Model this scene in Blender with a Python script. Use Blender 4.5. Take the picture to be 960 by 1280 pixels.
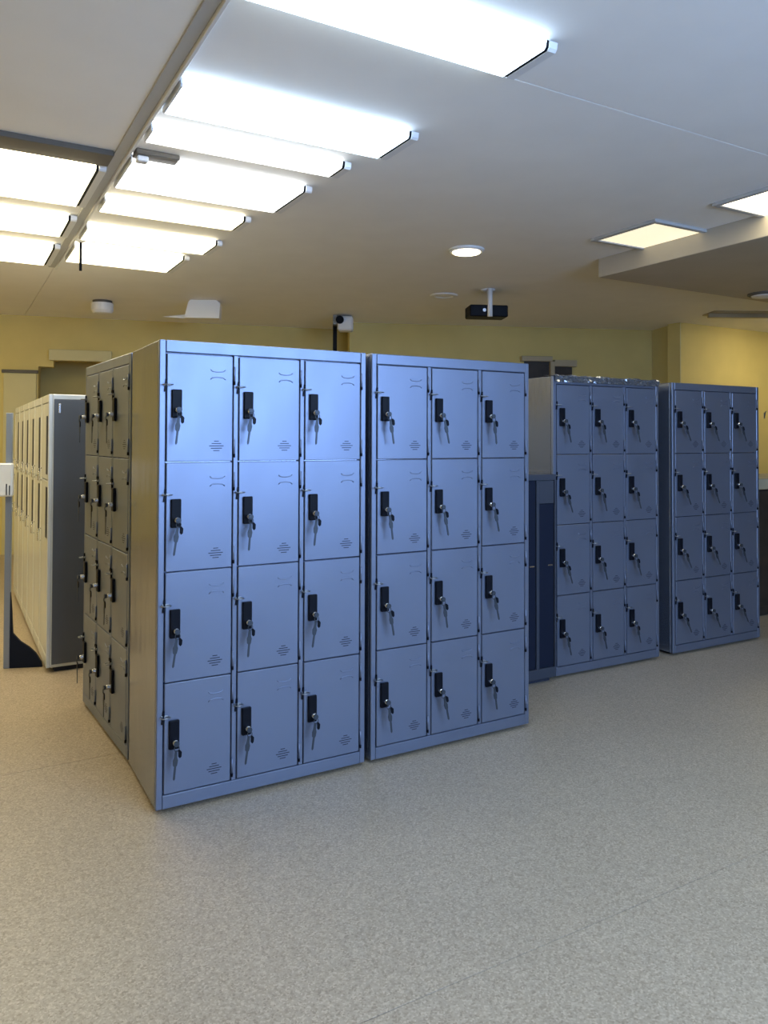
import bpy, math, random
from mathutils import Vector, Matrix

for o in list(bpy.data.objects):
    bpy.data.objects.remove(o)
scene = bpy.context.scene
COL = scene.collection
random.seed(7)

# ------------------------------------------------------------------ camera
FPX, CX, CY = 953.43, 480.56, 530.02          # focal length and principal point, 960x1280 frame
PITCH, ROLL, CAMH = 0.0188, -0.0031, 1.4645
cam_data = bpy.data.cameras.new('camera')
cam = bpy.data.objects.new('camera', cam_data)
COL.objects.link(cam)
scene.camera = cam
cam_data.sensor_fit = 'HORIZONTAL'
cam_data.sensor_width = 36.0
cam_data.lens = FPX / 960 * 36.0
cam_data.shift_x = (480 - CX) / 960
cam_data.shift_y = (CY - 640) / 960
cam_data.clip_start = 0.05
fwd = Vector((0, math.cos(PITCH), math.sin(PITCH)))
up0 = Vector((0, -math.sin(PITCH), math.cos(PITCH)))
rt0 = Vector((1, 0, 0))
rt = rt0 * math.cos(ROLL) - up0 * math.sin(ROLL)
up = rt0 * math.sin(ROLL) + up0 * math.cos(ROLL)
cam.matrix_world = Matrix(((rt.x, up.x, -fwd.x, 0), (rt.y, up.y, -fwd.y, 0), (rt.z, up.z, -fwd.z, CAMH), (0, 0, 0, 1)))
CAMP = Vector((0, 0, CAMH))


def ray(px, py):
    return fwd + rt * ((px - CX) / FPX) + up * ((CY - py) / FPX)


def on_z(px, py, z):
    d = ray(px, py)
    return CAMP + d * ((z - CAMH) / d.z)


def on_wall(px, py, a, b):
    """pixel -> (distance along wall a->b, height)"""
    a = Vector((a[0], a[1], 0)); b = Vector((b[0], b[1], 0))
    e = (b - a).normalized(); n = Vector((-e.y, e.x, 0))
    d = ray(px, py)
    p = CAMP + d * ((a - CAMP).dot(n) / d.dot(n))
    return (p - a).dot(e), p.z


# ------------------------------------------------------------------ world, exposure
world = bpy.data.worlds.new('world'); scene.world = world
world.use_nodes = True
world.node_tree.nodes['Background'].inputs[0].default_value = (0.37, 0.58, 1.0, 1)
world.node_tree.nodes['Background'].inputs[1].default_value = 15.0
vs = scene.view_settings
vs.view_transform = 'Standard'; vs.look = 'None'; vs.gamma = 1.0; vs.use_curve_mapping = False
vs.exposure = 0.06

COOL_E, MID_E, WARM_E, DIM_E, FILL_E = 9.5, 7.0, 7.0, 0.9, 20.0
COOL = (0.60, 0.79, 1.0); MIDC = (0.95, 0.97, 0.95); WARM = (1.0, 0.88, 0.58)

# ------------------------------------------------------------------ locker grid axes
TH = 0.5188
U = Vector((math.cos(TH), math.sin(TH), 0)); V = Vector((-math.sin(TH), math.cos(TH), 0))
CEIL = 3.0


def W(u, v, z=0.0):
    return U * u + V * v + Vector((0, 0, z))


# unseen windows, added behind the camera for cool daylight: (u0, u1) spans, sill and head heights
U0, U1, V0, V1 = -3.2, 11.2, -1.6, 12.0
DAY_SPANS = [(0.7, 1.8), (1.9, 3.0), (3.1, 4.2)]
DAY_Z = (1.05, 2.95)
for a, b in DAY_SPANS:
    ld = bpy.data.lights.new('daylight_portal', 'AREA'); ld.shape = 'RECTANGLE'
    ld.size = b - a; ld.size_y = DAY_Z[1] - DAY_Z[0]; ld.cycles.is_portal = True
    lo = bpy.data.objects.new('daylight_portal', ld); COL.objects.link(lo)
    lo.matrix_world = Matrix.Translation(W((a + b) / 2, V0 - 0.21, sum(DAY_Z) / 2)) @ Matrix.Rotation(TH, 4, 'Z') @ Matrix.Rotation(math.radians(90), 4, 'X')


# ------------------------------------------------------------------ materials
def new_mat(name):
    m = bpy.data.materials.new(name); m.use_nodes = True
    nt = m.node_tree; b = nt.nodes['Principled BSDF']
    return m, nt, b


def simple(name, col, rough=0.5, metal=0.0, bump=0.0, bscale=40.0, var=0.0, vscale=3.0, coat=0.0, spec=0.5):
    m, nt, b = new_mat(name)
    b.inputs['Specular IOR Level'].default_value = spec
    b.inputs['Roughness'].default_value = rough
    b.inputs['Metallic'].default_value = metal
    b.inputs['Coat Weight'].default_value = coat
    tc = nt.nodes.new('ShaderNodeTexCoord')
    nz = nt.nodes.new('ShaderNodeTexNoise'); nz.inputs['Scale'].default_value = vscale
    nz.inputs['Detail'].default_value = 4
    nt.links.new(tc.outputs['Object'], nz.inputs['Vector'])
    ramp = nt.nodes.new('ShaderNodeValToRGB')
    ramp.color_ramp.elements[0].position = 0.3; ramp.color_ramp.elements[1].position = 0.7
    ramp.color_ramp.elements[0].color = tuple(c * (1 - var) for c in col) + (1,)
    ramp.color_ramp.elements[1].color = tuple(min(1, c * (1 + var)) for c in col) + (1,)
    nt.links.new(nz.outputs['Fac'], ramp.inputs['Fac'])
    nt.links.new(ramp.outputs['Color'], b.inputs['Base Color'])
    if bump:
        n2 = nt.nodes.new('ShaderNodeTexNoise'); n2.inputs['Scale'].default_value = bscale
        n2.inputs['Detail'].default_value = 3
        nt.links.new(tc.outputs['Object'], n2.inputs['Vector'])
        bp = nt.nodes.new('ShaderNodeBump'); bp.inputs['Strength'].default_value = bump
        bp.inputs['Distance'].default_value = 0.01
        nt.links.new(n2.outputs['Fac'], bp.inputs['Height'])
        nt.links.new(bp.outputs['Normal'], b.inputs['Normal'])
    return m


def paint(name, col, rough=0.28, wav=0.05, spec=0.6, metal=0.0):
    """glossy enamel on thin sheet steel: slightly wavy, streaked along the height"""
    m, nt, b = new_mat(name)
    b.inputs['Base Color'].default_value = col + (1,)
    b.inputs['Specular IOR Level'].default_value = spec
    b.inputs['Metallic'].default_value = metal
    tc = nt.nodes.new('ShaderNodeTexCoord')
    mp = nt.nodes.new('ShaderNodeMapping'); mp.inputs['Scale'].default_value = (1, 1, 0.28)
    nt.links.new(tc.outputs['Object'], mp.inputs['Vector'])
    n1 = nt.nodes.new('ShaderNodeTexNoise'); n1.inputs['Scale'].default_value = 6.0; n1.inputs['Detail'].default_value = 3
    nt.links.new(mp.outputs['Vector'], n1.inputs['Vector'])
    mr = nt.nodes.new('ShaderNodeMapRange'); mr.inputs['To Min'].default_value = rough * 0.8; mr.inputs['To Max'].default_value = rough * 1.25
    nt.links.new(n1.outputs['Fac'], mr.inputs['Value'])
    nt.links.new(mr.outputs['Result'], b.inputs['Roughness'])
    bp = nt.nodes.new('ShaderNodeBump'); bp.inputs['Strength'].default_value = wav; bp.inputs['Distance'].default_value = 0.05
    nt.links.new(n1.outputs['Fac'], bp.inputs['Height'])
    nt.links.new(bp.outputs['Normal'], b.inputs['Normal'])
    return m


def emit(name, col, strength):
    m, nt, b = new_mat(name)
    b.inputs['Base Color'].default_value = (0.8, 0.8, 0.8, 1)
    b.inputs['Emission Color'].default_value = col + (1,)
    b.inputs['Emission Strength'].default_value = strength
    return m


def floor_mat():
    m, nt, b = new_mat('speckled_vinyl')
    tc = nt.nodes.new('ShaderNodeTexCoord')
    v1 = nt.nodes.new('ShaderNodeTexVoronoi'); v1.inputs['Scale'].default_value = 190
    nt.links.new(tc.outputs['Object'], v1.inputs['Vector'])
    r1 = nt.nodes.new('ShaderNodeValToRGB')
    el = r1.color_ramp.elements
    el[0].position = 0.0; el[0].color = (0.275, 0.21, 0.14, 1)
    el[1].position = 1.0; el[1].color = (0.51, 0.41, 0.29, 1)
    e = el.new(0.25); e.color = (0.36, 0.285, 0.195, 1)
    e = el.new(0.7); e.color = (0.41, 0.325, 0.225, 1)
    sep = nt.nodes.new('ShaderNodeSeparateColor')
    nt.links.new(v1.outputs['Color'], sep.inputs['Color'])
    nt.links.new(sep.outputs['Red'], r1.inputs['Fac'])
    nz = nt.nodes.new('ShaderNodeTexNoise'); nz.inputs['Scale'].default_value = 1.3; nz.inputs['Detail'].default_value = 5
    nt.links.new(tc.outputs['Object'], nz.inputs['Vector'])
    mr = nt.nodes.new('ShaderNodeMapRange'); mr.inputs['To Min'].default_value = 0.9; mr.inputs['To Max'].default_value = 1.1
    nt.links.new(nz.outputs['Fac'], mr.inputs['Value'])
    mx = nt.nodes.new('ShaderNodeMix'); mx.data_type = 'RGBA'; mx.blend_type = 'MULTIPLY'; mx.inputs['Factor'].default_value = 1
    nt.links.new(r1.outputs['Color'], mx.inputs['A'])
    nt.links.new(mr.outputs['Result'], mx.inputs['B'])
    nt.links.new(mx.outputs['Result'], b.inputs['Base Color'])
    b.inputs['Roughness'].default_value = 0.42
    bp = nt.nodes.new('ShaderNodeBump'); bp.inputs['Strength'].default_value = 0.08; bp.inputs['Distance'].default_value = 0.002
    nt.links.new(sep.outputs['Green'], bp.inputs['Height'])
    nt.links.new(bp.outputs['Normal'], b.inputs['Normal'])
    return m


M = {
    'paint': paint('locker_blue_enamel', (0.185, 0.218, 0.305), rough=0.40, wav=0.02, metal=0.70),
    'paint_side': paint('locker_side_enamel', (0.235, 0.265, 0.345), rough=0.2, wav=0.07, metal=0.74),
    'graphite': paint('graphite_enamel', (0.045, 0.05, 0.065), rough=0.6, spec=0.2),
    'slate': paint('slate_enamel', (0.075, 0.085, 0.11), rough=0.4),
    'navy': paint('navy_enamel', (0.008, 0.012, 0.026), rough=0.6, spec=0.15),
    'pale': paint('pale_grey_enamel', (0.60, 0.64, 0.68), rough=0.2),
    'greyblue': paint('grey_blue_enamel', (0.22, 0.25, 0.31), rough=0.35),
    'black': simple('black_plastic', (0.004, 0.005, 0.009), 0.45, spec=0.12),
    'slot': simple('black_slot', (0.02, 0.025, 0.045), 0.8),
    'steel': simple('bright_steel', (0.62, 0.63, 0.65), 0.25, 1.0),
    'darksteel': simple('dark_steel', (0.26, 0.28, 0.31), 0.35, 0.9),
    'keysteel': simple('key_steel', (0.05, 0.06, 0.075), 0.5, 0.5),
    'yellow': simple('yellow_wall_paint', (0.65, 0.53, 0.20), 0.75, bump=0.1, bscale=60, var=0.04),
    'cream': simple('cream_paint', (0.62, 0.56, 0.30), 0.6, var=0.03),
    'ceil': simple('white_ceiling_board', (0.88, 0.87, 0.85), 0.7, bump=0.05, bscale=50, var=0.02),
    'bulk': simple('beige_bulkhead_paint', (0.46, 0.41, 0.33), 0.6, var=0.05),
    'white': simple('white_plastic', (0.80, 0.80, 0.80), 0.4),
    'offwhite': simple('white_metal_housing', (0.75, 0.76, 0.78), 0.35),
    'greymetal': simple('grey_channel', (0.45, 0.45, 0.45), 0.5),
    'brownmetal': simple('dark_brown_channel', (0.12, 0.105, 0.085), 0.6),
    'darkwood': simple('dark_brown_wood', (0.035, 0.026, 0.02), 0.45, var=0.25, vscale=12),
    'tan': simple('tan_counter', (0.42, 0.36, 0.24), 0.5, var=0.1),
    'film': simple('clear_plastic_film', (0.20, 0.22, 0.26), 0.14, 0.7, bump=0.6, bscale=18),
    'floor': floor_mat(),
    'cool': emit('cool_diffuser', COOL, COOL_E),
    'mid': emit('neutral_diffuser', MIDC, MID_E),
    'warm': emit('warm_diffuser', WARM, WARM_E),
    'side': emit('fill_warm_diffuser', (1.0, 0.86, 0.50), FILL_E),  # glow of the unseen warm lamps added left and right
    'dim': emit('dim_warm_diffuser', WARM, DIM_E),
}


# ------------------------------------------------------------------ mesh helpers
class MB:
    def __init__(s):
        s.v = []; s.f = []; s.smooth = []

    def add(s, verts, faces, smooth=False):
        n = len(s.v)
        s.v += [tuple(p) for p in verts]
        s.f += [tuple(i + n for i in f) for f in faces]
        s.smooth += [smooth] * len(faces)
        return s

    def box(s, x0, x1, y0, y1, z0, z1, c=0.0):
        if c <= 0:
            vs_ = [(x, y, z) for x in (x0, x1) for y in (y0, y1) for z in (z0, z1)]
            fs = [(0, 1, 3, 2), (4, 6, 7, 5), (0, 4, 5, 1), (2, 3, 7, 6), (0, 2, 6, 4), (1, 5, 7, 3)]
            return s.add(vs_, fs)
        X = (x0, x1); Y = (y0, y1); Z = (z0, z1)
        idx = {}; vs_ = []
        for a in (0, 1):
            for b in (0, 1):
                for d in (0, 1):
                    sx, sy, sz = (1 - 2 * a), (1 - 2 * b), (1 - 2 * d)
                    for k in range(3):
                        p = [X[a], Y[b], Z[d]]
                        for j, sg in enumerate((sx, sy, sz)):
                            if j != k: p[j] += sg * c
                        idx[(a, b, d, k)] = len(vs_); vs_.append(tuple(p))
        fs = []
        I = idx
        for a in (0, 1):
            q = [I[(a, 0, 0, 0)], I[(a, 1, 0, 0)], I[(a, 1, 1, 0)], I[(a, 0, 1, 0)]]
            fs.append(tuple(q if a else q[::-1]))
            q = [I[(0, a, 0, 1)], I[(1, a, 0, 1)], I[(1, a, 1, 1)], I[(0, a, 1, 1)]]
            fs.append(tuple(q[::-1] if a else q))
            q = [I[(0, 0, a, 2)], I[(1, 0, a, 2)], I[(1, 1, a, 2)], I[(0, 1, a, 2)]]
            fs.append(tuple(q if a else q[::-1]))
        for a in (0, 1):
            for b in (0, 1):
                fs.append((I[(a, b, 0, 0)], I[(a, b, 1, 0)], I[(a, b, 1, 1)], I[(a, b, 0, 1)]))
                fs.append((I[(a, 0, b, 0)], I[(a, 1, b, 0)], I[(a, 1, b, 2)], I[(a, 0, b, 2)]))
                fs.append((I[(0, a, b, 1)], I[(1, a, b, 1)], I[(1, a, b, 2)], I[(0, a, b, 2)]))
                for d in (0, 1):
                    fs.append((I[(a, b, d, 0)], I[(a, b, d, 1)], I[(a, b, d, 2)]))
        return s.add(vs_, fs)

    def tube(s, path, r, n=8, closed=False, caps=True):
        path = [Vector(p) for p in path]; m = len(path)
        rs = r if isinstance(r, (list, tuple)) else [r] * m
        vs_ = []; fs = []
        for i, p in enumerate(path):
            if closed: t = path[(i + 1) % m] - path[i - 1]
            else: t = path[min(i + 1, m - 1)] - path[max(i - 1, 0)]
            t.normalize()
            a = Vector((0, 0, 1)) if abs(t.z) < 0.9 else Vector((1, 0, 0))
            e1 = t.cross(a).normalized(); e2 = t.cross(e1)
            for k in range(n):
                an = 2 * math.pi * k / n
                vs_.append(p + (e1 * math.cos(an) + e2 * math.sin(an)) * rs[i])
        for i in range(m if closed else m - 1):
            j = (i + 1) % m
            for k in range(n):
                l = (k + 1) % n
                fs.append((i * n + k, i * n + l, j * n + l, j * n + k))
        if caps and not closed:
            fs.append(tuple(range(n))); fs.append(tuple(range((m - 1) * n, m * n))[::-1])
        return s.add(vs_, fs, True)

    def lathe(s, prof, n=24, axis='z', o=(0, 0, 0)):
        """prof = [(r, h)...] around an axis through o"""
        vs_ = []; fs = []
        for r, h in prof:
            for k in range(n):
                an = 2 * math.pi * k / n; a, b = r * math.cos(an), r * math.sin(an)
                p = (a, b, h) if axis == 'z' else (a, h, b)
                vs_.append((p[0] + o[0], p[1] + o[1], p[2] + o[2]))
        for i in range(len(prof) - 1):
            for k in range(n):
                l = (k + 1) % n
                fs.append((i * n + k, i * n + l, (i + 1) * n + l, (i + 1) * n + k))
        fs.append(tuple(range(n))); fs.append(tuple(range((len(prof) - 1) * n, len(prof) * n)))
        return s.add(vs_, fs, False)

    def prism(s, outline, y0, y1):
        """outline in x,z extruded along y"""
        n = len(outline)
        vs_ = [(x, y0, z) for x, z in outline] + [(x, y1, z) for x, z in outline]
        fs = [tuple(range(n)), tuple(range(n, 2 * n))[::-1]]
        for i in range(n):
            j = (i + 1) % n
            fs.append((i, i + n, j + n, j))
        return s.add(vs_, fs)

    def prism_z(s, outline, z0, z1):
        n = len(outline)
        vs_ = [(p[0], p[1], z0) for p in outline] + [(p[0], p[1], z1) for p in outline]
        fs = [tuple(range(n))[::-1], tuple(range(n, 2 * n))]
        for i in range(n):
            j = (i + 1) % n
            fs.append((i, j, j + n, i + n))
        return s.add(vs_, fs)

    def mesh(s, name, mat):
        me = bpy.data.meshes.new(name)
        me.from_pydata(s.v, [], s.f)
        import bmesh
        bm = bmesh.new(); bm.from_mesh(me)
        bmesh.ops.recalc_face_normals(bm, faces=bm.faces)
        bm.to_mesh(me); bm.free()
        for p, sm in zip(me.polygons, s.smooth): p.use_smooth = sm
        me.materials.append(M[mat] if isinstance(mat, str) else mat)
        return me


def link(name, me, parent=None, loc=None, rotz=None):
    o = bpy.data.objects.new(name, me); COL.objects.link(o)
    if parent: o.parent = parent
    if loc is not None: o.location = loc
    if rotz is not None: o.rotation_euler = (0, 0, rotz)
    return o


def part(name, mb, mat, parent=None, loc=None):
    return link(name, mb.mesh(name, mat), parent, loc)


def tag(o, label, cat, group=None):
    o['label'] = label; o['category'] = cat
    if group: o['group'] = group
    return o


def thing(name, label, cat, loc=(0, 0, 0), rotz=0.0, group=None):
    o = bpy.data.objects.new(name, None); COL.objects.link(o)
    o.empty_display_size = 0.1
    o.location = loc; o.rotation_euler = (0, 0, rotz)
    return tag(o, label, cat, group)


def struct(name, mb, mat, loc=None, rotz=None, label=None):
    o = link(name, mb.mesh(name, mat), None, loc, rotz); o['kind'] = 'structure'
    if label: o['label'] = label
    return o


# ------------------------------------------------------------------ floor
fb = MB().box(U0, U1, V0, V1, -0.12, -0.004)
floor = struct('floor', fb, 'slot', (0, 0, 0), TH, 'beige speckled vinyl floor')
vv = [V0, -0.29, 1.71, 3.71, 5.71, 7.71, 9.71, V1]
for a, b in zip(vv[:-1], vv[1:]):
    part('floor_sheet', MB().box(U0, U1, a + 0.0012, b - 0.0012, -0.004, 0.0, 0.0008), 'floor', floor)

# ------------------------------------------------------------------ ceiling: boards, joint lines, dropped bulkhead
cb = MB().box(U0, U1, V0, V1, CEIL + 0.012, CEIL + 0.15)
ceiling = struct('ceiling', cb, 'greymetal', (0, 0, 0), TH, 'white painted ceiling boards')
SEAM_U = 0.81
us = [U0, SEAM_U, U1]
cv = [V0, 0.13, 2.53, V1]
for a, b in zip(us[:-1], us[1:]):
    rows = cv if b == U1 else [V0, 4.34, V1]
    for c, d in zip(rows[:-1], rows[1:]):
        part('ceiling_board', MB().box(a + 0.002, b - 0.002, c + 0.002, d - 0.002, CEIL, CEIL + 0.012, 0.002), 'ceil', ceiling)
# tee bar along the seam and dark channel across the left bay
tb = struct('trim_1', MB().box(-0.055, 0.0, V0, 7.4, CEIL - 0.012, CEIL + 0.001, 0.002), 'greymetal', U * SEAM_U, TH, 'grey ceiling bar along the lamp row')
part('bar_lip', MB().box(0.0, 0.016, V0, 7.4, CEIL - 0.03, CEIL + 0.001, 0.002), 'offwhite', tb)
struct('trim_2', MB().box(U0 + 0.01, SEAM_U - 0.06, 4.24, 4.43, CEIL - 0.03, CEIL + 0.001, 0.003), 'brownmetal', (0, 0, 0), TH, 'dark channel across the ceiling')
# bulkhead on the right (bottom at 2.84 m)
BZ = 2.84
pc = on_z(748, 347, BZ)
bu, bv = pc.dot(U), pc.dot(V)
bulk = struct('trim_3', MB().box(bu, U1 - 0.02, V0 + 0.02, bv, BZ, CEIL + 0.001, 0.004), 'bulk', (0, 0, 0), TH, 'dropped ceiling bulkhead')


# ------------------------------------------------------------------ walls
def wall_seg(name, a, b, mat='yellow', thick=0.2, z0=0.0, z1=CEIL, holes=()):
    """vertical wall a->b, room side is to the right of a->b (toward camera for left-to-right walls)"""
    a = Vector((a[0], a[1], 0)); b = Vector((b[0], b[1], 0)); e = b - a; L = e.length
    mb = MB()
    xs = sorted({0.0, L} | {h[0] for h in holes} | {h[1] for h in holes})
    for x0, x1 in zip(xs[:-1], xs[1:]):
        hs = [h for h in holes if h[0] <= x0 + 1e-6 and h[1] >= x1 - 1e-6]
        if hs:
            h = hs[0]
            mb.box(x0, x1, 0, thick, h[3], z1)
            if h[2] > z0: mb.box(x0, x1, 0, thick, z0, h[2])
        else:
            mb.box(x0, x1, 0, thick, z0, z1)
    return struct(name, mb, mat, a, math.atan2(e.y, e.x))


pL0 = on_z(0, 393, CEIL); pL1 = on_z(425, 412, CEIL)
eL = (pL1 - pL0).normalized()
pLs = pL0 - eL * 4.6                      # on to the left side wall
pR0 = on_z(437, 403, CEIL); pR1 = on_z(815, 413, CEIL)
pP0 = on_z(850, 403, CEIL); pP1 = pP0 + U * 2.6
WLa, WLb = (pLs.x, pLs.y), (pL1.x + eL.x * 0.4, pL1.y + eL.y * 0.4)
n1 = on_wall(48, 458, WLa, WLb); n2 = on_wall(67, 450, WLa, WLb); n3 = on_wall(140, 455, WLa, WLb)
wall_seg('wall_back', WLa, WLb, holes=[(n1[0], n2[0], 0, n1[1]), (n2[0], n3[0], 0, n2[1])])
wall_seg('wall_back_right', (pR0.x, pR0.y), (pR1.x, pR1.y))
wall_seg('wall_pillar_side', (pR1.x, pR1.y), (pP0.x, pP0.y), 'cream', 0.012)
wall_seg('wall_pillar', (pP0.x, pP0.y), (pP1.x, pP1.y))
# recess behind the doorway in the back wall
aW = math.atan2(eL.y, eL.x)
rec = MB().box(n1[0] - 0.3, n3[0] + 0.3, 0.9, 1.0, 0, 2.7).box(n1[0] - 0.4, n1[0] - 0.3, 0.2, 1.0, 0, 2.7).box(n3[0] + 0.3, n3[0] + 0.4, 0.2, 1.0, 0, 2.7).box(n1[0] - 0.4, n3[0] + 0.4, 0.2, 1.0, 2.7, 2.8)
struct('wall_recess', rec, 'yellow', (pLs.x, pLs.y, 0), aW)
q0 = W(U0, V0); q1 = W(U0, V1); q2 = W(U1, V1); q3 = W(U1, V0)
wall_seg('wall_left', (q0.x, q0.y), (q1.x, q1.y))
wall_seg('wall_right', (q2.x, q2.y), (q3.x, q3.y))
wall_seg('wall_front', (q3.x, q3.y), (q0.x, q0.y), holes=[(U1 - b, U1 - a, DAY_Z[0], DAY_Z[1]) for a, b in DAY_SPANS])
for i, (a, b) in enumerate(DAY_SPANS):  # windows out of view, added to let in the cool daylight
    w_ = struct('window_%d' % (i + 2), MB().box(a - 0.05, b + 0.05, V0, V0 + 0.12, DAY_Z[0] - 0.03, DAY_Z[0], 0.004), 'offwhite', (0, 0, 0), TH, 'white framed window out of view, added for daylight')
    f_ = MB().box(a, a + 0.05, V0 - 0.12, V0 - 0.06, DAY_Z[0], DAY_Z[1]).box(b - 0.05, b, V0 - 0.12, V0 - 0.06, DAY_Z[0], DAY_Z[1])
    f_.box(a + 0.05, b - 0.05, V0 - 0.12, V0 - 0.06, DAY_Z[1] - 0.05, DAY_Z[1]).box(a + 0.05, b - 0.05, V0 - 0.12, V0 - 0.06, DAY_Z[0], DAY_Z[0] + 0.05)
    f_.box((a + b) / 2 - 0.03, (a + b) / 2 + 0.03, V0 - 0.12, V0 - 0.06, DAY_Z[0] + 0.05, DAY_Z[1] - 0.05)
    part('window_frame', f_, 'offwhite', w_)
wall_seg('wall_far', (q1.x, q1.y), (q2.x, q2.y))


# doors and dark window in the far wall
def wall_frame(a, b):
    a = Vector((a[0], a[1], 0)); b = Vector((b[0], b[1], 0))
    return a, math.atan2((b - a).y, (b - a).x)


org, ang = wall_frame(WLa, WLb)
d0 = on_wall(5, 464, WLa, WLb); d1 = on_wall(46, 464, WLa, WLb)
door = struct('door_1', MB().box(d0[0], d1[0], -0.03, 0.0, 0.0, d0[1] - 0.02, 0.004), 'cream', org, ang, 'cream flush door in the back wall')
part('door_head', MB().box(d0[0] - 0.02, d1[0] + 0.02, -0.05, 0.0, d0[1] - 0.02, d0[1] + 0.02, 0.004), 'brownmetal', door)
part('door_handle', MB().tube([(d0[0] + 0.06, -0.03, 1.0), (d0[0] + 0.06, -0.075, 1.0), (d0[0] + 0.16, -0.075, 1.0)], 0.009), 'steel', door)
h2 = on_wall(115, 446, WLa, WLb)
lint = struct('trim_4', MB().box(n2[0] - 0.05, n3[0], -0.08, 0.0, n2[1] - 0.01, n2[1] + 0.13, 0.006), 'cream', org, ang, 'plastered head over the doorway')

WRa, WRb = (pR0.x, pR0.y), (pR1.x, pR1.y)
org2, ang2 = wall_frame(WRa, WRb)
a0 = on_wall(655, 452, WRa, WRb); a1 = on_wall(688, 453, WRa, WRb); a2 = on_wall(714, 459, WRa, WRb)
win = struct('window_1', MB().box(a0[0], a2[0], -0.06, 0.0, 0.9, 0.95), 'darkwood', org2, ang2, 'dark window in the back wall')
part('window_frame', MB().box(a0[0] - 0.06, a1[0], -0.09, 0.0, a0[1], a0[1] + 0.07, 0.005).box(a1[0] - 0.03, a1[0] + 0.03, -0.09, 0.0, 0.95, a0[1], 0.004)
     .box(a1[0] + 0.03, a2[0] + 0.05, -0.09, 0.0, a2[1], a2[1] + 0.09, 0.005), 'tan', win)
part('pane', MB().box(a0[0], a1[0] - 0.03, -0.03, 0.0, 0.95, a0[1]), 'darkwood', win)
part('pane', MB().box(a1[0] + 0.03, a2[0], -0.03, 0.0, 0.95, a2[1]), 'darkwood', win)
h0 = on_wall(955, 518, (pP0.x, pP0.y), (pP1.x, pP1.y))
hk = part('wall_hook', MB().tube([(-0.03, -0.05, 0.05), (0.0, -0.06, 0.07), (0.012, -0.03, 0.05), (0.012, -0.006, -0.07)], 0.012).box(-0.012, 0.036, -0.008, 0, -0.1, 0.04, 0.002), 'darksteel')
hk.location = Vector((pP0.x, pP0.y, h0[1])) + U * h0[0]; hk.rotation_euler = (0, 0, TH); hk.scale = (0.6, 0.6, 0.6)
tag(hk, 'small dark hook on the yellow pillar', 'hook')


# ------------------------------------------------------------------ ceiling fixtures
def troffer(u0, u1, v0, v1, mat, label, drop=0.045):
    t = thing('ceiling_light', label, 'light', W((u0 + u1) / 2, (v0 + v1) / 2, CEIL), TH, 'long ceiling lights')
    a, b = (u1 - u0) / 2, (v1 - v0) / 2
    part('housing', MB().box(-a, a, -b + 0.02, b - 0.02, -0.014, 0.0, 0.003), 'offwhite', t)
    e0, e1 = 0.010, 0.056                       # plain end by the ceiling bar, slotted cap at the other end
    pr = [(-b, -0.010), (-b + 0.004, -drop + 0.010), (-b + 0.014, -drop), (b - 0.014, -drop), (b - 0.004, -drop + 0.010), (b, -0.010)]
    n = len(pr)

    def bar(x0, x1, k=1.0, dz_=0.0):
        vs_ = [(x0, y * k, z + dz_) for y, z in pr] + [(x1, y * k, z + dz_) for y, z in pr]
        return MB().add(vs_, [(i, i + 1, i + 1 + n, i + n) for i in range(n - 1)] + [tuple(range(n)), tuple(range(n, 2 * n))])
    part('diffuser', bar(-a + e0, a - e1), mat, t)
    part('end_gap', bar(a - e1, a - e1 + 0.018, 0.96, 0.002), 'black', t)
    part('end_cap', bar(a - e1 + 0.018, a), 'offwhite', t)
    part('end_cap', bar(-a, -a + e0, 0.99), 'offwhite', t)
    return t


UA, UB = 0.835, 2.02
troffer(UA, UB, 2.20, 2.48, 'cool', 'cool white ceiling light, first past the ceiling board joint')
troffer(UA, UB, 3.20, 3.54, 'cool', 'cool white ceiling light over the front of the blue lockers')
troffer(UA, 1.92, 3.74, 3.93, 'mid', 'narrow ceiling light between two broader ones')
troffer(UA, 1.90, 4.22, 4.74, 'mid', 'broad white ceiling light just past the dark ceiling bracket')
troffer(UA, 1.80, 5.02, 5.30, 'warm', 'warm white ceiling light next past the broad light')
troffer(UA, 1.83, 5.75, 6.12, 'warm', 'warm white ceiling light, last but one of its row')
troffer(UA, 1.74, 6.36, 6.95, 'warm', 'warm white ceiling light at the far end of its row')
troffer(-0.42, 0.75, 4.46, 5.26, 'warm', 'wide warm ceiling light beside the dark ceiling channel')
troffer(-0.42, 0.75, 5.60, 6.12, 'warm', 'wide warm ceiling light second past the dark channel')
troffer(-0.42, 0.75, 6.50, 7.20, 'warm', 'wide warm ceiling light third past the dark channel')
for v, nm in ((1.15, 'first'), (0.1, 'second')):  # lamp row continued out of view, added for cool light near the camera
    troffer(UA, UB, v - 0.15, v + 0.15, 'cool', 'added cool white ceiling light out of view, %s before the ceiling board joint' % nm)
for v, nm in ((4.6, 'first'), (6.8, 'second'), (8.9, 'third')):  # unseen lamps, added to brighten the left wall and nearby lockers
    troffer(-2.5, -1.33, v - 0.15, v + 0.15, 'side', 'added warm fill light out of view along the yellow side wall, %s of three' % nm)
troffer(9.0, 10.1, 5.45, 5.75, 'side', 'added warm fill light out of view before the yellow pillar')  # unseen lamp, added to brighten the pillar


def square_light(u0, v0, mat, label):
    t = thing('panel_light', label, 'light', W(u0 + 0.3, v0 + 0.3, CEIL), TH, 'square ceiling panels')
    f = MB()
    for s in (-1, 1):
        f.box(-0.31, 0.31, min(s * 0.27, s * 0.31), max(s * 0.27, s * 0.31), -0.022, 0.0, 0.003)
        f.box(min(s * 0.27, s * 0.31), max(s * 0.27, s * 0.31), -0.27, 0.27, -0.022, 0.0, 0.003)
    part('frame', f, 'greymetal', t)
    part('diffuser', MB().box(-0.27, 0.27, -0.27, 0.27, -0.012, 0.0), mat, t)
    return t


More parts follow.
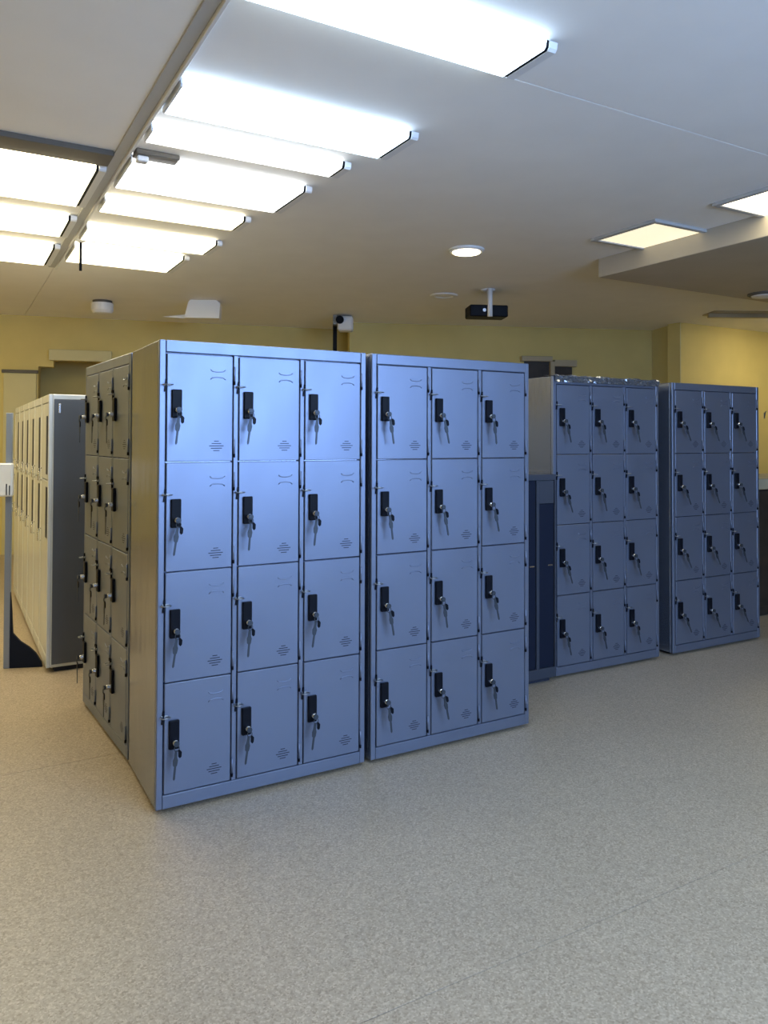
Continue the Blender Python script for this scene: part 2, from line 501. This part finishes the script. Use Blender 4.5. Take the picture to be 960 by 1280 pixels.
square_light(4.26, 3.66, 'dim', 'dim warm square ceiling panel beside the bulkhead')
square_light(4.30, 2.62, 'warm', 'bright square ceiling panel beside the bulkhead')


def round_light(px, py, r, z, ring, mat, label):
    p = on_z(px, py, z)
    t = thing('downlight', label, 'light', p, 0)
    part('ring', MB().lathe([(r, 0.0), (r, -0.012), (r * 0.9, -0.022), (r * 0.8, -0.022)], 28), ring, t)
    part('diffuser', MB().lathe([(r * 0.8, -0.021), (r * 0.75, -0.03), (r * 0.4, -0.038), (0.01, -0.04)], 28), mat, t)


round_light(583, 312, 0.145, CEIL, 'white', 'warm', 'round white downlight in the plain ceiling')
round_light(956, 367, 0.15, BZ, 'brownmetal', 'white', 'dark rimmed round ceiling light past the bulkhead')

# small dark bracket where the channel meets the seam
p = on_z(192, 192, CEIL)
br = thing('ceiling_bracket', 'small brown metal bracket at the corner of the ceiling bars', 'bracket', p, TH)
part('plate', MB().box(-0.10, 0.13, -0.05, 0.05, -0.03, 0.0, 0.006), 'brownmetal', br)
part('clip', MB().box(-0.09, -0.03, -0.03, 0.03, -0.06, -0.03, 0.006), 'offwhite', br)
# hanging rod below the far lamps
p = on_z(101, 300, CEIL)
rod = thing('hanging_rod', 'thin dark rod hanging from the ceiling by the warm lights', 'rod', p, 0)
part('rod', MB().tube([(0, 0, 0), (0, 0, -0.24)], 0.011), 'black', rod)
part('flange', MB().lathe([(0.035, 0), (0.035, -0.012), (0.015, -0.02)], 16), 'offwhite', rod)

# smoke detector
p = on_z(128, 376, CEIL)
t = thing('smoke_detector', 'round white smoke detector on the ceiling near the back wall', 'detector', p)
part('base', MB().lathe([(0.105, 0), (0.105, -0.03)], 24), 'brownmetal', t)
part('head', MB().lathe([(0.12, -0.03), (0.12, -0.11), (0.10, -0.14), (0.06, -0.15)], 24), 'white', t)

# white box (speaker) under the ceiling
p = on_z(255, 377, CEIL)
t = thing('ceiling_box', 'white ceiling speaker box with rounded shell near the back wall', 'speaker', p, 0.1)
part('shell', MB().prism([(-0.20, -0.20), (0.18, -0.20), (0.19, -0.03), (0.15, 0.0), (-0.14, 0.0), (-0.16, -0.03)], -0.1, 0.1), 'white', t)
part('bracket', MB().prism([(-0.20, -0.18), (-0.16, -0.15), (-0.16, -0.17), (-0.45, -0.185), (-0.20, -0.20)], -0.04, 0.04), 'offwhite', t)

# security camera box with its conduit down the wall
p = on_z(433, 396, CEIL)
t = thing('security_camera', 'white wall camera box under the ceiling with dark conduit', 'camera', p + Vector((0, -0.1, 0)), 0.0)
part('housing', MB().box(-0.10, 0.09, -0.1, 0.1, -0.20, -0.02, 0.02), 'white', t)
part('lens', MB().lathe([(0.05, -0.13), (0.05, -0.09)], 16, 'y', (-0.07, 0, -0.07)), 'black', t)
part('mount', MB().box(-0.16, -0.10, -0.05, 0.15, -0.12, -0.0, 0.004), 'darksteel', t)
part('conduit', MB().box(-0.17, -0.12, 0.1, 0.15, -1.6, -0.10, 0.004), 'black', t)

# projector / monitor bar on a white pole
p = on_z(610, 362, CEIL)
t = thing('projector', 'black slim projector on a white ceiling pole', 'projector', p, 0.12)
part('flange', MB().lathe([(0.075, 0.0), (0.07, -0.015), (0.03, -0.03)], 20), 'white', t)
part('pole', MB().tube([(0, -0.08, -0.005), (0, -0.08, -0.29)], 0.026, 14), 'white', t)
part('body', MB().box(-0.20, 0.20, -0.05, 0.18, -0.285, -0.165, 0.01), 'black', t)
part('lens', MB().lathe([(0.018, -0.055), (0.018, -0.04)], 14, 'y', (-0.05, 0, -0.22)), 'steel', t)
# faint round vent
p = on_z(555, 369, CEIL)
tag(link('ceiling_vent', MB().lathe([(0.15, 0.0), (0.14, -0.012), (0.10, -0.015), (0.09, -0.008), (0.02, -0.008)], 24).mesh('ceiling_vent', 'white'), None, p), 'pale round vent disc in the ceiling beside the projector', 'vent')
# trim rail over the pillar
pa = on_z(885, 391, CEIL)
r = struct('trim_5', MB().box(0, 3.0, -0.03, 0.03, CEIL - 0.06, CEIL, 0.006).box(0.0, 3.0, -0.16, 0.16, CEIL - 0.015, CEIL, 0.004), 'tan', (pa.x, pa.y, 0), 0.02, 'brown ceiling rail before the pillar')


# ------------------------------------------------------------------ twelve-door lockers
LW, LD, LH = 0.918, 0.51, 1.85
ST, MS, TOPR, BOT = 0.028, 0.024, 0.05, 0.072
DW = (LW - 2 * ST - 2 * MS) / 3
DH = (LH - TOPR - BOT) / 4
GAP = 0.0022
F0 = 0.022                                    # frame depth

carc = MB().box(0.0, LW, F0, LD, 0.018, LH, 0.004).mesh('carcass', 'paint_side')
fr = MB()
fr.box(0, ST - GAP, 0, F0, 0.018, LH, 0.003).box(LW - ST + GAP, LW, 0, F0, 0.018, LH, 0.003)
fr.box(ST - GAP, LW - ST + GAP, 0.0, F0, LH - TOPR + GAP, LH, 0.003)
for i in (1, 2):
    x = ST + i * DW + (i - 1) * MS
    fr.box(x + GAP, x + MS - GAP, 0, F0, BOT, LH - TOPR + GAP, 0.002)
frame_me = fr.mesh('frame', 'paint')
plinth_me = MB().box(ST - GAP, LW - ST + GAP, 0.0, F0, 0.018, BOT - GAP, 0.002).mesh('plinth', 'paint')
feet_me = MB().box(0.04, LW - 0.04, 0.07, LD - 0.03, 0.0, 0.018).mesh('base', 'black')

door_me = MB().box(GAP, DW - GAP, -0.001, 0.017, GAP, DH - GAP, 0.0022).mesh('door', 'paint')


def dz(t): return DH - t


lock_me = MB().box(0.019, 0.059, -0.014, -0.001, dz(0.257), dz(0.145), 0.003).mesh('lock', 'black')
cyl_me = MB().lathe([(0.012, -0.014), (0.011, -0.030), (0.008, -0.034), (0.003, -0.034)], 14, 'y', (0.040, 0, dz(0.226))).mesh('lock_cylinder', 'steel')
# hasp: flat oval ring standing out of the door edge
ring = []
for k in range(20):
    an = 2 * math.pi * k / 20
    ring.append((0.002 + 0.019 * math.cos(an), -0.018 + 0.0133 * math.sin(an), dz(0.127)))
hasp_me = MB().tube(ring, 0.0026, 6, closed=True).box(-0.012, 0.016, -0.006, -0.001, dz(0.132), dz(0.122), 0.001).mesh('hasp_ring', 'darksteel')
latch_me = MB().prism([(-0.010, dz(0.155)), (-0.003, dz(0.155)), (0.001, dz(0.122)), (0.001, dz(0.105)), (-0.004, dz(0.105)), (-0.006, dz(0.125))], -0.008, -0.0005).mesh('latch', 'black')
# card holder: two bowed ridges pressed into the sheet
ch = MB()
for zc, sg in ((0.066, -1), (0.092, 1)):
    pts = [(0.176, -0.0012, dz(zc) - sg * 0.007)]
    for k in range(7):
        x = 0.184 + 0.046 * k / 6
        pts.append((x, -0.0012, dz(zc) + sg * 0.0025 * math.sin(math.pi * k / 6)))
    pts.append((0.238, -0.0012, dz(zc) - sg * 0.007))
    ch.tube(pts, 0.0022, 6)
card_me = ch.mesh('card_holder', 'paint')
vb = MB(); sl = MB()
for k, wd in enumerate((0.020, 0.040, 0.060, 0.046, 0.026)):
    z = dz(0.349 + 0.0095 * k)
    vb.box(0.202 - wd / 2, 0.202 + wd / 2, -0.0016, -0.0008, z - 0.0016, z + 0.0016)
vent_me = vb.mesh('vent_slots', 'slot')
hinge_me = MB().tube([(0, 0, 0.0), (0, 0, 0.062)], 0.0042, 8).mesh('hinge', 'paint')
cap_me = MB().tube([(0, 0, -0.012), (0, 0, 0.002)], 0.005, 8).mesh('hinge_pin', 'black')
HX, HY = DW + 0.004, -0.0035


def make_locker(label, loc, rotz, group='twelve-door steel lockers'):
    t = thing('steel_locker', label, 'locker', loc, rotz, group)
    link('carcass', carc, t); link('frame', frame_me, t); link('plinth', plinth_me, t); link('base', feet_me, t)
    for r_ in range(4):
        for c in range(3):
            x = ST + c * (DW + MS); z = LH - TOPR - (r_ + 1) * DH
            d = link('door', door_me, t, (x, 0, z))
            link('lock', lock_me, d); link('lock_cylinder', cyl_me, d)
            link('hasp_ring', hasp_me, d); link('latch', latch_me, d)
            link('card_holder', card_me, d); link('vent_slots', vent_me, d)
            for tz in (0.045 + 0.062, 0.342 + 0.062):
                link('hinge', hinge_me, d, (HX, HY, dz(tz)))
                link('hinge_pin', cap_me, d, (HX, HY, dz(tz)))
    return t


# key bunch, hanging from a lock cylinder (origin at the cylinder)
kb1 = MB().lathe([(0.011, -0.045), (0.011, -0.041)], 12, 'y').box(-0.0035, 0.0035, -0.042, -0.0335, -0.009, 0.009).mesh('key_in_lock', 'keysteel')
rg = [(0.010 * math.cos(2 * math.pi * k / 14), -0.045, -0.016 + 0.012 * math.sin(2 * math.pi * k / 14)) for k in range(14)]
kb2 = MB().tube(rg, 0.0016, 5, closed=True).mesh('key_ring', 'keysteel')
o1 = [(-0.0045, -0.024), (0.0045, -0.024), (0.006, -0.05), (0.010, -0.062), (0.008, -0.080), (0.005, -0.086), (0.0045, -0.132), (0.0, -0.138), (-0.0035, -0.132), (-0.003, -0.086), (-0.008, -0.080), (-0.010, -0.062), (-0.006, -0.05)]
kb3 = MB().prism(o1, -0.045, -0.042).mesh('hanging_key', 'keysteel')
o2 = [(0.006, -0.022), (0.013, -0.022), (0.021, -0.030), (0.021, -0.048), (0.015, -0.054), (0.009, -0.048), (0.008, -0.034)]
kb4 = MB().prism(o2, -0.047, -0.042).mesh('key_head', 'black')
ROWN = ['top', 'second', 'third', 'bottom']


def hang_keys(lk, cols, who, tilt, jit=4.0):
    rz = lk.rotation_euler.z
    ca, sa = math.cos(rz), math.sin(rz)
    for r_ in range(4):
        for c in range(3):
            x = ST + c * (DW + MS) + 0.040; z = LH - TOPR - (r_ + 1) * DH + dz(0.226)
            y = -0.001
            loc = (lk.location.x + ca * x - sa * y, lk.location.y + sa * x + ca * y, z)
            k = thing('key_bunch', 'keys hanging from the %s row %s lock of %s' % (ROWN[r_], cols[c], who), 'keys', loc, rz, 'keys in the locker doors')
            link('key_in_lock', kb1, k); link('key_ring', kb2, k)
            a = math.radians(tilt + random.uniform(-jit, jit))
            h = link('hanging_key', kb3, k); h.rotation_euler = (0, -a, 0)
            h = link('key_head', kb4, k); h.rotation_euler = (0, -a * 0.7, 0)


PA = Vector((-0.8811, 2.9794, 0))
LA = make_locker('blue twelve-door steel locker with bare glossy side panel, end of the front row', PA, TH)
hang_keys(LA, ('outer', 'middle', 'inner'), 'the front-row end locker', -4)
LB = make_locker('blue twelve-door steel locker in the front row, beside the low navy cabinet', PA + U * (LW + 0.030), TH)
hang_keys(LB, ('first', 'middle', 'last'), 'the front-row locker by the navy cabinet', 10)
THC = 0.5034
UC = Vector((math.cos(THC), math.sin(THC), 0)); VC = Vector((-math.sin(THC), math.cos(THC), 0))
PC = Vector((1.0322, 4.6633, 0))
LC = make_locker('grey-blue twelve-door steel locker behind the low navy cabinet, plastic film on its top', PC, THC)
hang_keys(LC, ('first', 'middle', 'last'), 'the locker with film on top', 18)
LDk = make_locker('dark grey-blue twelve-door steel locker before the yellow pillar', PC + UC * (LW + 0.131), THC)
hang_keys(LDk, ('first', 'middle', 'last'), 'the dark locker before the pillar', 26)
# locker standing end-on behind the front row, its doors toward the left wall
THF = 0.5811
vf = Vector((-math.sin(THF), math.cos(THF), 0))
PF = PA + V * (LD + 0.028)
LF = make_locker('steel locker turned sideways behind the front row, doors toward the tall lockers', PF + vf * LW, THF - math.pi / 2)
hang_keys(LF, ('far', 'middle', 'near'), 'the sideways locker', 0)

# crinkled plastic film left on the top front of locker C
fm = MB(); nx, ny = 46, 7
vs_ = []
for j in range(ny):
    for i in range(nx):
        x = 0.004 + (LW - 0.008) * i / (nx - 1)
        if j < 3: y, z = 0.10 - 0.05 * j, LH + 0.005
        else: y, z = -0.006, LH + 0.002 - 0.012 * (j - 3)
        jt = random.uniform(0, 0.008)
        if j < 3: z += jt
        else: y -= jt
        vs_.append((x, y, z))
fm.add(vs_, [(j * nx + i, j * nx + i + 1, (j + 1) * nx + i + 1, (j + 1) * nx + i) for j in range(ny - 1) for i in range(nx - 1)], False)
fo = link('plastic_film', fm.mesh('plastic_film', 'film'), None, PC, THC)
tag(fo, 'crinkled shiny plastic film over the top edge of a locker', 'film')

# ------------------------------------------------------------------ low navy cabinet between B and C
gw = 0.60
t = thing('low_cabinet', 'low dark navy cabinet in the gap between the blue lockers', 'cabinet', PC - UC * gw - VC * 0.03, THC)
GH = 1.25
part('body', MB().box(0, gw - 0.004, 0.02, 0.5, 0.03, GH, 0.004), 'graphite', t)
part('base', MB().box(0.02, gw - 0.024, 0.04, 0.48, 0, 0.03), 'slot', t)
fr = MB().box(0, gw - 0.004, 0, 0.02, GH - 0.035, GH, 0.002).box(0, gw - 0.004, 0, 0.02, 0.03, 0.09, 0.002)
fr.box(gw - 0.016, gw - 0.004, 0, 0.02, 0.09, GH - 0.035)
part('frame', fr, 'graphite', t)
for i in range(4):
    x0 = gw - 0.016 - (i + 1) * 0.14
    part('mullion', MB().box(x0, x0 + 0.022, 0, 0.02, 0.09, GH - 0.035, 0.002), 'graphite', t)
    tp = GH - 0.035 - (0.14 if i == 0 else 0.0)
    part('door_panel', MB().box(x0 + 0.024, x0 + 0.138, 0.008, 0.02, 0.092, tp - 0.002, 0.002), 'navy', t)
    if i == 0:
        part('cover_plate', MB().box(x0 + 0.024, x0 + 0.138, 0.004, 0.02, tp, GH - 0.037, 0.002), 'graphite', t)
    part('catch', MB().box(x0 + 0.09, x0 + 0.125, 0.002, 0.008, 0.70, 0.708), 'steel', t)

# ------------------------------------------------------------------ row of tall two-tier lockers on the left
EU, EV, EH = 0.54, 5.17, 1.735
t0 = W(EU, EV)
ulen = 0.46
for k in range(6):
    n = ['slate end panel facing the blue lockers', 'second', 'third', 'fourth', 'fifth', 'sixth']
    lab = 'pale tall two-tier locker with a slate end panel' if k == 0 else 'pale tall two-tier locker, %s in its row past the slate-ended one' % ['', 'first', 'second', 'third', 'fourth', 'fifth'][k]
    t = thing('tall_locker', lab, 'locker', W(EU, EV + k * ulen), TH, 'pale tall lockers')
    dep = 0.5; w = ulen - 0.004
    part('carcass', MB().box(0.022, dep, 0.0, w, 0.03, EH, 0.005), 'pale', t)
    part('base', MB().box(0.05, dep - 0.03, 0.02, w - 0.02, 0, 0.03), 'slot', t)
    part('frame', MB().box(0, 0.022, 0, 0.03, 0.03, EH, 0.004).box(0, 0.022, w - 0.03, w, 0.03, EH, 0.004).box(0, 0.022, 0.03, w - 0.03, EH - 0.05, EH, 0.003)
         .box(0, 0.022, 0.03, w - 0.03, 0.03, 0.1, 0.003), 'pale', t)
    for z0, z1 in ((0.103, 1.19), (1.196, EH - 0.053)):
        d = part('door', MB().box(0.002, 0.02, 0.033, w - 0.033, z0, z1, 0.003), 'pale', t)
        s0, s1 = (1.20, 1.60) if z0 > 1 else (0.80, 1.15)
        part('dark_slot', MB().box(-0.0015, 0.001, 0.05, 0.125, s0 + 0.03, s1, 0.001), 'slot', d)
        part('handle', MB().tube([(0.0, w - 0.08, s0 - 0.02), (-0.02, w - 0.08, s0 - 0.02), (-0.02, w - 0.08, s0 + 0.06), (0.0, w - 0.08, s0 + 0.06)], 0.005), 'steel', d)
    if k == 0:
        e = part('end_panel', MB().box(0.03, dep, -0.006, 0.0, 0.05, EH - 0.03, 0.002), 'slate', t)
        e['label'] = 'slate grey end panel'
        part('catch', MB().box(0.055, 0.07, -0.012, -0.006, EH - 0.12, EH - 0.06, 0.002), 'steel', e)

# steel post with socket box and low kick board beside the tall lockers
pp = on_z(7.5, 836, 0.0); pk = on_z(52, 834, 0.0)
ang = math.atan2((pk - pp).y, (pk - pp).x); Lk = (pk - pp).length
t = thing('partition_post', 'grey steel post with white socket box and curved dark kick board', 'post', pp, ang)
part('post', MB().box(-0.018, 0.018, 0.0, 0.03, 0.0, 1.62, 0.003), 'greyblue', t)
part('socket_box', MB().box(-0.06, 0.035, -0.045, 0.0, 1.09, 1.30, 0.008), 'white', t)
part('socket_slots', MB().box(0.0, 0.006, -0.047, -0.044, 1.10, 1.17).box(0.018, 0.024, -0.047, -0.044, 1.10, 1.16), 'slot', t)
ol = [(0.018, 0.0), (Lk, 0.0), (Lk - 0.005, 0.03), (Lk - 0.04, 0.09), (Lk - 0.08, 0.13), (Lk - 0.13, 0.165), (0.06, 0.19), (0.035, 0.22), (0.025, 0.40), (0.018, 0.48)]
part('kick_board', MB().prism(ol, 0.005, 0.025), 'navy', t)

# ------------------------------------------------------------------ dark counter beyond locker D
pd = on_z(945, 772, 0.0)
t = thing('counter_cabinet', 'dark counter cabinet with tan top before the yellow pillar', 'cabinet', pd, THC)
hd = 1.14
part('body', MB().box(0, 1.4, 0.02, 0.6, 0.0, hd - 0.09, 0.004), 'darkwood', t)
for i in range(3):
    d = part('door', MB().box(0.01 + i * 0.465, 0.46 + i * 0.465, 0.0, 0.02, 0.08, hd - 0.10, 0.004), 'darkwood', t)
    part('handle', MB().tube([(0.40 + i * 0.465, 0.0, 0.6), (0.40 + i * 0.465, -0.03, 0.6), (0.40 + i * 0.465, -0.03, 0.72), (0.40 + i * 0.465, 0.0, 0.72)], 0.006), 'steel', d)
part('counter_top', MB().box(-0.02, 1.42, -0.02, 0.62, hd - 0.09, hd, 0.006), 'tan', t)
